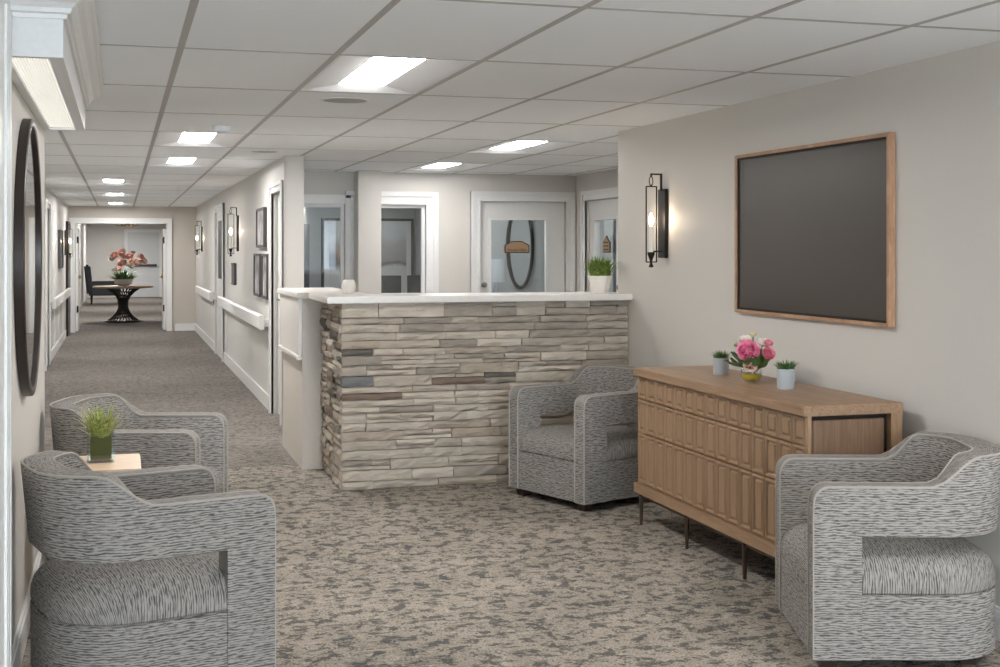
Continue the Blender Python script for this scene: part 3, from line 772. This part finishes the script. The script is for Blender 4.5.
grass_stuff(obj('grass_blades', blades(bmesh.new(), 150, (0, 0, .09), .034, .13, .06, .175, .014, rng), 'grass_pale', t))

# ---------------------------------------------------------------- sideboard
SY0, SY1, SX0, SX1 = 4.675, 6.485, 2.66, 3.125
sb = thing('sideboard', 'oak sideboard with rows of raised panels on slim dark legs', 'sideboard', (2.92, 5.575, 0))
def spart(name, bm, mat, parent=None): return obj(name, shift(bm, (-2.92, -5.575, 0)), mat, parent or sb)
spart('top', box(SX0-.004, SX1, SY0, SY1, .797, .84, bev=.004), 'oak_along')
fx0 = SX0+.022
spart('carcass', boxes((fx0+.012, SX1-.045, SY0+.05, SY1-.04, .222, .797)), 'oak_side')
for r_ in ((fx0, fx0+.018, SY0+.008, SY0+.05, .222, .797), (SX1-.055, SX1-.002, SY0+.006, SY0+.05, .172, .797), (fx0, fx0+.03, SY1-.045, SY1-.01, .222, .797), (SX1-.075, SX1-.002, SY1-.04, SY1-.006, .172, .797)): spart('end_post', box(*r_), 'oak_upright')
spart('side_panel', box(fx0+.034, SX1-.075, SY0+.026, SY0+.05, .235, .775, bev=.003), 'oak_side')
spart('side_reveal', boxes((fx0+.018, SX1-.055, SY0+.040, SY0+.0495, .222, .797)), 'bronze_dark')
spart('base_rail', boxes((SX0-.002, SX0+.05, SY0+.004, SY1-.004, .172, .222), (SX0+.05, SX1-.08, SY0+.006, SY0+.05, .172, .222), (SX0+.05, SX1-.08, SY1-.05, SY1-.006, .172, .222)), 'oak_along')
def panel_mesh(w, h):
    bm = bmesh.new()
    lv = [(0, .014), (0, -.001), (.003, -.005), (.011, -.006), (.018, .006), (.023, .006), (.031, -.004)]
    R = []
    for ins, x in lv: R.append([bm.verts.new((x, y, z)) for y, z in ((-w/2+ins, -h/2+ins), (w/2-ins, -h/2+ins), (w/2-ins, h/2-ins), (-w/2+ins, h/2-ins))])
    for A, B in zip(R, R[1:]):
        for k in range(4): bm.faces.new((A[k], A[(k+1) % 4], B[(k+1) % 4], B[k]))
    bm.faces.new(R[-1]); bmesh.ops.recalc_face_normals(bm, faces=bm.faces[:]); return bm
NCOL = 15; ya, yb = SY0+.010, SY1-.012; pw = (yb-ya)/NCOL
for z0, z1 in ((.226, .490), (.496, .669), (.675, .793)):
    me = None
    for k in range(NCOL):
        y = ya+pw*(k+.5)
        if me is None:
            o = obj('front_panel', panel_mesh(pw-.007, z1-z0), 'oak_upright', sb); me = o.data
        else: o = bpy.data.objects.new('front_panel', me); C.objects.link(o); o.parent = sb
        o.location = (fx0-2.92, y-5.575, (z0+z1)/2)
for y in (6.43, 5.85, 5.235, 4.72):
    for x in (SX0+.022, SX1-.05):
        bm = bmesh.new(); tube(bm, [(x, y, 0), (x, y, .172)], [.0085, .014], 10); spart('leg', bm, 'leg_bronze')
spart('stretcher', boxes((SX0+.02, SX0+.03, 4.72, 6.43, .15, .158), (SX1-.055, SX1-.045, 4.72, 6.43, .15, .158)), 'leg_bronze')

# potted succulents and peony vase on the sideboard
def pot(label, x, y, z, r, h, mat, grass_h, n, seed, spread, gm='grass_leaf', name='potted_grass', taper=1.0, group=None):
    t = thing(name, label, 'plant', (x, y, z), 0, group)
    obj('pot', lathe(bmesh.new(), [(0, 0), (r*taper*.96, 0), (r*taper, .004), (r, h*.97), (r, h), (r*.9, h), (r*.88, h*.85), (0, h*.85)], 28), mat, t, True)
    obj('soil', lathe(bmesh.new(), [(r*.87, h*.855), (0, h*.87)], 20), 'soil', t)
    grass_stuff(obj('grass_blades', blades(bmesh.new(), n, (0, 0, h*.85), r*.75, spread, grass_h*.5, grass_h, r*.16, random.Random(seed)), gm, t)); return t
pot('small succulent in a grey pot left of the peony vase', 2.94, 6.0, .84, .041, .085, 'pot_grey', .058, 170, 3, .05, 'leaf_green', 'potted_succulent', .93)
pot('small succulent in a grey pot right of the peony vase', 2.92, 5.295, .84, .042, .092, 'pot_grey', .062, 190, 4, .05, 'leaf_green', 'potted_succulent', .93)
pot('white pot of green grass on the counter by the wall corner', 3.05, 8.02, ZS+.04, .078, .115, 'pot_white', .17, 420, 6, .11, 'grass_leaf', 'potted_grass', .72)

def petal(bm, M, L_, w, cup, n=4):
    rows = []
    for k in range(n+1):
        t_ = k/n; ww = w*math.sin(PI*(.12+.80*t_))**.7*.5
        y = L_*math.sin(cup*t_)/max(cup, .01); z = L_*(1-math.cos(cup*t_))/max(cup, .01)
        rows.append([bm.verts.new(M @ Vector((s*ww, y, z+.10*w*(s*s)))) for s in (-1, 0, 1)])
    for A, B in zip(rows, rows[1:]):
        for k in range(2): bm.faces.new((A[k], A[k+1], B[k+1], B[k]))
def bloom(parent, name, c, r, mat, d=(0, 0, 1), layers=((6, .25, 1.0), (7, .65, .9), (6, 1.0, .72), (5, 1.3, .5)), rng=random.Random(2), off=None):
    bm = bmesh.new(); q = Vector(d).to_track_quat('Z', 'Y').to_matrix().to_4x4()
    for n, tilt, sc in layers:
        a0 = rng.uniform(0, 6)
        for k in range(n):
            M = Matrix.Translation(Vector(c)) @ q @ Matrix.Rotation(a0+2*PI*k/n+rng.uniform(-.15, .15), 4, 'Z') @ Matrix.Rotation(tilt+rng.uniform(-.12, .12), 4, 'X')
            petal(bm, M, r*sc, r*sc*1.15, 1.0)
    return obj(name, bm, mat, parent, True)
def leafy(parent, c, d, L_, w, mat='leaf_green'):
    bm = bmesh.new(); q = Vector(d).to_track_quat('Y', 'Z').to_matrix().to_4x4(); petal(bm, Matrix.Translation(Vector(c)) @ q, L_, w, .7); return obj('leaf', bm, mat, parent, True)
t = thing('peony_vase', 'glass bowl of pink and white peonies standing on the sideboard', 'flowers', (2.925, 5.64, .84))
obj('glass_bowl', lathe(bmesh.new(), [(.012, 0), (.040, .003), (.052, .025), (.050, .055), (.040, .075), (.038, .075), (.048, .055), (.049, .026), (.038, .007), (0, .006)], 28), 'vase_glass', t, True)
obj('gravel', lathe(bmesh.new(), [(0, .008), (.036, .008), (.0475, .026), (.047, .036), (.02, .040), (0, .038)], 24), 'gravel', t, True)
rg = random.Random(11); cam_d = Vector((-.5, -.86, .25))
fl = [('bloom', (-.03, -.03, .140), .074, 'petal_pink', (-.45, -.8, .35)), ('bloom', (.0, .055, .172), .050, 'petal_white', (-.4, -.4, .8)), ('bloom', (.02, .13, .115), .034, 'petal_cream', (-.6, .2, .6)),
      ('bloom', (.03, -.055, .175), .040, 'petal_white', (.0, -.5, .9)), ('bloom', (.02, -.125, .135), .044, 'petal_rose', (-.2, -.8, .5)), ('bloom', (.035, -.105, .180), .030, 'petal_rose', (.0, -.5, .9)),
      ('bloom', (-.03, -.05, .090), .050, 'petal_blush', (-.4, -.85, .0)), ('bloom', (.02, .02, .215), .024, 'petal_cream', (0, 0, 1)), ('bloom', (.0, .125, .160), .030, 'petal_cream', (-.3, .3, .8))]
for nm, c, r, m_, d_ in fl:
    fb = bloom(t, nm, c, r, m_, d_, rng=rg)
    bm = bmesh.new(); tube(bm, [Vector(c)-Vector(d_).normalized()*r*.1, (c[0]*.4, c[1]*.4, .06), (c[0]*.15, c[1]*.15, .03)], .0028, 6); obj('stem', bm, 'leaf_green', fb)
for k in range(34):
    a = 2*PI*k/34+rg.uniform(-.15, .15); leafy(t, (.02*math.cos(a), .04*math.sin(a), rg.uniform(.06, .10)), (math.cos(a), math.sin(a)*1.5, rg.uniform(-.3, .35)), rg.uniform(.07, .12), .042)

# ---------------------------------------------------------------- framed dark board
BY0, BY1, BZ0, BZ1 = 4.83, 6.275, 1.142, 1.980
t = thing('framed_board', 'large dark framed board with oak edge on the warm grey wall', 'board', (XR, (BY0+BY1)/2, BZ0))
w, h, f = (BY1-BY0)/2, BZ1-BZ0, .017
obj('frame', boxes((-.036, -.001, -w, -w+f, 0, h), (-.036, -.001, w-f, w, 0, h), (-.036, -.001, -w+f, w-f, 0, f), (-.036, -.001, -w+f, w-f, h-f, h), bev=.002), 'oak_frame', t)
obj('board_panel', box(-.022, -.002, -w+f, w-f, f, h-f), 'board_face', t)
obj('rebate', boxes((-.027, -.022, -w+f, -w+f+.012, f, h-f), (-.027, -.022, w-f-.012, w-f, f, h-f), (-.027, -.022, -w+f+.012, w-f-.012, f, f+.012), (-.027, -.022, -w+f+.012, w-f-.012, h-f-.012, h-f)), 'black_iron', t)

# ---------------------------------------------------------------- wall sconces
def make_sconce():
    """backplate on the plane x=0, lantern hanging towards -x"""
    t = thing('lantern_sconce', 'x', 'sconce', group='black lantern wall sconces')
    obj('backplate', box(-.022, 0, -.055, .055, -.21, .21, bev=.003), 'black_iron', t)
    bm = bmesh.new(); s = .005
    bx(bm, -.03, -.018, -s, s, .20, .305); bx(bm, -.095, -.018, -s, s, .295, .305); bx(bm, -.095, -.085, -s, s, .285, .297); bx(bm, -.1, -.02, -s, s, -.175, -.166)
    obj('bracket', bm, 'black_iron', t)
    bm = bmesh.new(); tube(bm, [(-.09+.012*math.cos(q), 0, .258+.028*math.sin(q)) for q in [2*PI*k/16 for k in range(16)]], .003, 6, True); obj('hanging_link', bm, 'black_iron', t)
    bm = bmesh.new(); x0, x1, z0, z1 = -.122, -.054, -.235, .225; q = .0035
    bx(bm, x0-q, x0+q, -q, q, z0, z1); bx(bm, x1-q, x1+q, -q, q, z0, z1); bx(bm, x0, x1, -q, q, z0-q, z0+q); bx(bm, x0, x1, -q, q, z1-q, z1+q); bx(bm, -.092, -.086, -q, q, z1, z1+.012)
    lf = obj('lantern_frame', bm, 'black_iron', t)
    obj('socket_cup', lathe(bmesh.new(), [(0, -.27), (.016, -.265), (.010, -.25), (.006, -.235), (.012, -.215), (.022, -.19), (.022, -.175), (0, -.175)], 16, (-.09, 0, 0)), 'black_iron', lf, True)
    obj('candle_sleeve', lathe(bmesh.new(), [(.014, -.175), (.014, -.015), (0, -.012)], 14, (-.09, 0, 0)), 'candle_white', lf, True)
    obj('bulb', lathe(bmesh.new(), [(0, -.012), (.010, -.005), (.016, .012), (.012, .035), (.004, .058), (0, .065)], 14, (-.09, 0, 0)), 'bulb_glow', lf, True)
    return t
sc0 = make_sconce(); sc0.location = (XR, 7.28, 1.637); sc0['label'] = 'black lantern sconce beside the dark board, above the armchair by the counter'
for loc, rz, lab in (((XCR, 15.3, 1.67), 0, 'black lantern sconce above the long corridor handrail, beyond the pictures'), ((XCR, 22.2, 1.66), 0, 'black lantern sconce on the corridor wall nearest the far doorway'), ((XCL, 22.7, 1.60), PI, 'black lantern sconce on the left corridor wall above the handrail')):
    o = copy_tree(sc0); o.location = loc; o.rotation_euler = (0, 0, rz); o['label'] = lab

# ---------------------------------------------------------------- left wall: oval mirror and valance light
def ring_oval(ry, rz, n=56): return [(ry*math.cos(2*PI*k/n), rz*math.sin(2*PI*k/n)) for k in range(n)]
def oval_mirror(label, loc, rotz, ry, rz, fw, dep, fm, group=None):
    """mirror on the plane x=0 facing +x"""
    t = thing('framed_mirror', label, 'mirror', loc, rotz, group)
    prof = [(0, 0), (0, dep*.9), (.2, dep), (.8, dep), (1, dep*.9), (1, 0)]; bm = bmesh.new(); R = []
    for q, x in prof:
        R.append([bm.verts.new((x, y, z)) for y, z in ring_oval(ry-fw*q, rz-fw*q)])
    n = len(R[0])
    for A, B in zip(R, R[1:]):
        for k in range(n): bm.faces.new((A[k], A[(k+1) % n], B[(k+1) % n], B[k]))
    bmesh.ops.recalc_face_normals(bm, faces=bm.faces[:]); obj('frame', bm, fm, t, True)
    bm = bmesh.new(); a = [bm.verts.new((dep*.62, y, z)) for y, z in ring_oval(ry-fw*.9, rz-fw*.9)]; bm.faces.new(a); obj('mirror_glass', bm, 'mirror_glass', t); return t
oval_mirror('large round mirror in a dark bronze frame on the left wall', (XL+.001, 5.26, 1.447), 0, .53, .53, .03, .036, 'mirror_frame')
# valance light with crown moulding
bx0, bx1, by0, by1, bz = XL+.001, -.165, 4.075, 6.55, 2.05
t = thing('valance_light', 'white crown-moulded ceiling valance light with ribbed lit lens above the round mirror', 'light', (-.26, 5.3, bz))
def vpart(name, bm, mat): return obj(name, shift(bm, (.26, -5.3, -bz)), mat, t)
vpart('housing', boxes((bx0, bx1, by0, by0+.02, bz, 2.20), (bx1-.02, bx1, by0+.02, by1-.02, bz, 2.20), (bx0, bx1, by1-.02, by1, bz, 2.20), (bx0, bx0+.012, by0+.02, by1-.02, bz, 2.20), (bx0, bx1, by0, by1, 2.19, CEIL-.002)), 'white_trim')
vpart('lens_frame', boxes((bx0+.012, bx0+.03, by0+.02, by1-.02, bz, bz+.01), (bx1-.042, bx1-.02, by0+.02, by1-.02, bz, bz+.01), (bx0+.03, bx1-.042, by0+.02, by0+.035, bz, bz+.01), (bx0+.03, bx1-.042, by1-.035, by1-.02, bz, bz+.01)), 'fixture_white')
vpart('lens', box(bx0+.03, bx1-.042, by0+.035, by1-.035, bz+.012, bz+.018), 'ribbed_lens')
prof = [(0, 2.165), (.010, 2.165), (.012, 2.178), (.022, 2.182), (.026, 2.195), (.040, 2.208), (.058, 2.216), (.066, 2.228), (.070, 2.24), (.082, 2.245), (.088, CEIL-.002), (0, CEIL-.002)]
bm = bmesh.new(); R = []
for (o_, z) in prof:
    R.append([bm.verts.new(p) for p in ((bx0, by0-o_, z), (bx1+o_, by0-o_, z), (bx1+o_, by1+o_, z), (bx0, by1+o_, z))])
for A, B in zip(R, R[1:]+R[:1]):
    for k in range(3): bm.faces.new((A[k], A[k+1], B[k+1], B[k]))
bmesh.ops.recalc_face_normals(bm, faces=bm.faces[:]); vpart('crown_moulding', bm, 'white_trim')

# ---------------------------------------------------------------- corridor pictures and plaques
def wall_picture(name, label, x, out, y0, y1, z0, z1, art, fm='dark_frame', group=None, dep=.035):
    t = thing(name, label, 'picture', (x, (y0+y1)/2, z0), 0, group); w, h, f = (y1-y0)/2, z1-z0, .025; s = out
    a, b = sorted((s*.001, s*dep)); p, q = sorted((s*.001, s*dep*.6))
    obj('frame', boxes((a, b, -w, -w+f, 0, h), (a, b, w-f, w, 0, h), (a, b, -w+f, w-f, 0, f), (a, b, -w+f, w-f, h-f, h)), fm, t)
    obj('print', box(p, q, -w+f, w-f, f, h-f), art, t)
wall_picture('framed_picture', 'grey abstract picture hung highest, above the corridor handrail', XCR, -1, 12.25, 12.95, 1.50, 1.88, 'grey_print')
wall_picture('framed_picture', 'dark-edged abstract picture below the other, nearest the corridor door', XCR, -1, 11.98, 12.45, 1.02, 1.44, 'grey_print')
wall_picture('framed_picture', 'muted rose abstract picture below, farther from the corridor door', XCR, -1, 12.62, 13.2, 1.02, 1.44, 'grey_print')
wall_picture('framed_picture', 'dark picture on the left corridor wall above the handrail', XCL, 1, 20.3, 21.5, 1.2, 1.78, 'bronze_dark')
t = thing('dark_plaque', 'slim dark plaque under the corridor sconce above the handrail', 'plaque', (XCR, 15.75, 1.06)); obj('plate', box(-.03, -.001, -.2, .2, 0, .26, bev=.004), 'dark_frame', t); obj('rim', boxes((-.034, -.03, -.2, .2, 0, .02), (-.034, -.03, -.2, .2, .24, .26)), 'black_iron', t)

# ---------------------------------------------------------------- seen through the office glass
t = thing('landscape_picture', 'framed misty hill print on the grey office wall behind the windows', 'picture', (2.88, 15.5, .86)); w, h = .565, 1.0
obj('frame', boxes((-w, -w+.03, -.04, -.001, 0, h), (w-.03, w, -.04, -.001, 0, h), (-w+.03, w-.03, -.04, -.001, 0, .03), (-w+.03, w-.03, -.04, -.001, h-.03, h)), 'dark_frame', t)
obj('mat', box(-w+.03, w-.03, -.02, -.002, .03, h-.03), 'mat_board', t)
obj('print', box(-w+.09, w-.09, -.026, -.02, .09, h-.09), 'hill_print', t)
t = thing('tall_cabinet', 'dark tall cabinet in the office by the corridor side', 'cabinet', (1.83, 15.25, 0))
obj('body', box(-.28, .28, -.2, .24, 0, 1.78), 'dark_frame', t); obj('door', boxes((-.27, -.005, -.22, -.2, .08, 1.76), (.005, .27, -.22, -.2, .08, 1.76)), 'dark_frame', t); obj('handle', boxes((-.03, -.018, -.24, -.22, .8, 1.0), (.018, .03, -.24, -.22, .8, 1.0)), 'steel', t)
t = thing('office_desk', 'grey desk behind the office windows carrying the black monitors', 'desk', (2.75, 14.3, 0))
obj('desk_top', box(-.75, .52, -.35, .35, .72, .75, bev=.003), 'pale_paint', t)
for x in (-.7, .46): obj('leg_panel', box(x-.02, x+.02, -.33, .33, 0, .72), 'pale_paint', t)
def monitor(label, x, y, w, ang):
    t = thing('monitor', label, 'monitor', (x, y, .75), ang, 'black desk monitors behind the window')
    mo = obj('screen', box(-w/2, w/2, -.02, .02, .11, .44, bev=.006), 'black_plastic', t); obj('rear_hump', box(-w*.28, w*.28, -.045, -.02, .16, .36, bev=.008), 'black_plastic', mo)
    obj('neck', box(-.03, .03, -.01, .03, .01, .2), 'black_plastic', t); obj('base', box(-.1, .1, -.09, .09, 0, .012, bev=.004), 'black_plastic', t)
monitor('black monitor seen from behind next to the window pilaster', 2.83, 14.25, .40, .05)
monitor('black monitor seen from behind at the right window edge', 3.20, 14.25, .20, -.05)
oval_mirror('tall narrow oval mirror in a black frame seen through the glazed door', (4.66, 14.998, 1.52), -PI/2, .175, .52, .042, .04, 'black_iron')
t = thing('table_lamp', 'table lamp with pale shade seen through the glazed door', 'lamp', (4.13, 14.2, .75))
obj('shade', lathe(bmesh.new(), [(.105, .36), (.095, .62), (.093, .62), (.103, .36)], 24), 'lamp_shade', t, True); obj('base', lathe(bmesh.new(), [(0, 0), (.07, 0), (.07, .015), (.03, .03), (.05, .12), (.055, .22), (.02, .33), (.01, .40), (0, .40)], 20), 'pot_grey', t, True)
t = thing('console_table', 'pale console table holding the lamp behind the glazed door', 'table', (4.15, 14.3, 0)); obj('table_top', box(-.45, .45, -.25, .25, .72, .75), 'pale_paint', t)
for x in (-.41, .41):
    for y in (-.21, .21): obj('leg', box(x-.02, x+.02, y-.02, y+.02, 0, .72), 'pale_paint', t)
t = thing('white_vase', 'small round white vase at the corridor end of the counter', 'vase', (1.43, 8.36, ZS+.04))
obj('vase_body', lathe(bmesh.new(), [(0, 0), (.035, 0), (.044, .02), (.046, .055), (.036, .085), (.028, .09), (.026, .088), (.034, .08), (.04, .05), (0, .01)], 24), 'pot_white', t, True)

# ---------------------------------------------------------------- room at the corridor end
TX, TY = .05, 27.6
t = thing('pedestal_table', 'round-topped table on a flared dark rod pedestal in the far doorway', 'table', (TX, TY, 0))
obj('table_top', lathe(bmesh.new(), [(0, .70), (.57, .70), (.60, .71), (.60, .735), (.585, .74), (0, .74)], 40), 'oak_along', t, True)
obj('base_ring', lathe(bmesh.new(), [(0, 0), (.36, 0), (.36, .03), (.33, .035), (0, .035)], 36), 'black_iron', t)
for k in range(28):
    a = 2*PI*k/28; line = []
    for q in range(9):
        z = .03+.67*q/8; u = (z-.36)/.34; r = .085+.24*abs(u)**2.2*(1 if u < 0 else 1.05); line.append((r*math.cos(a+.5*u), r*math.sin(a+.5*u), z))
    bm = bmesh.new(); tube(bm, line, .012, 6); obj('rod', bm, 'black_iron', t)
t = thing('flower_bowl', 'blush pink flowers in a low pale bowl on the pedestal table', 'flowers', (TX, TY, .74))
obj('bowl', lathe(bmesh.new(), [(0, 0), (.09, 0), (.17, .05), (.19, .14), (.175, .14), (.15, .06), (0, .02)], 28), 'basin_white', t, True)
grass_stuff(obj('greenery', blades(bmesh.new(), 160, (0, 0, .1), .15, .3, .1, .3, .05, random.Random(9), .8), 'leaf_green', t))
rg = random.Random(31)
for k in range(26):
    a = rg.uniform(0, 2*PI); q = rg.uniform(.2, 1); c = (.33*q*math.cos(a)+.06, .2*q*math.sin(a), .30+rg.uniform(0, .42)*(1.1-.5*q))
    bloom(t, 'bloom', c, rg.uniform(.08, .125), rg.choice(('petal_blush', 'petal_blush', 'petal_white')), (math.cos(a)*q, -.6, .9), ((5, .3, 1), (5, .8, .8), (4, 1.2, .5)), rg)
t = thing('wing_chair', 'charcoal upholstered high-backed chair beyond the pedestal table', 'chair', (-.42, 37.0, 0))
obj('seat', box(-.38, .42, -.36, .36, .24, .46, bev=.04), 'charcoal_fabric', t, True)
bm = box(-.46, -.30, -.36, .36, .24, 1.08, bev=.05)
for v in bm.verts: v.co.x -= max(0, v.co.z-.4)*.12
obj('backrest', bm, 'charcoal_fabric', t, True)
for s in (-1, 1): obj('arm', box(-.36, .36, s*.38-.06, s*.38+.06, .24, .62, bev=.035), 'charcoal_fabric', t, True)
for x in (-.34, .36):
    for y in (-.34, .34): obj('leg', tube(bmesh.new(), [(x, y, 0), (x, y, .25)], [.018, .03], 8), 'black_iron', t)
t = thing('chandelier', 'small brass semi-flush chandelier beyond the far doorway', 'chandelier', (.15, 33, CEIL+.0445))
obj('canopy', lathe(bmesh.new(), [(0, 0), (.09, 0), (.07, -.03), (.015, -.04), (.015, -.2), (0, -.2)], 18), 'brass', t, True)
for k in range(6):
    a = 2*PI*k/6; ca, sa = math.cos(a), math.sin(a)
    bm = bmesh.new(); tube(bm, [(0, 0, -.19), (.12*ca, .12*sa, -.25), (.25*ca, .25*sa, -.22), (.27*ca, .27*sa, -.16)], .012, 6); obj('arm', bm, 'brass', t)
    obj('candle_bulb', lathe(bmesh.new(), [(0, -.16), (.018, -.15), (.014, -.10), (0, -.08)], 10, (.27*ca, .27*sa, 0)), 'candle_white', t, True)
for y0, y1, lab in ((26.3, 28.2, 'dark tall picture on the vestibule wall nearest the doorway'), (30.5, 33.0, 'dark tall picture on the vestibule wall behind the charcoal chair')):
    wall_picture('framed_picture', lab, -1.0, 1, y0, y1, .95, 1.85, 'dark_frame', 'black_iron')
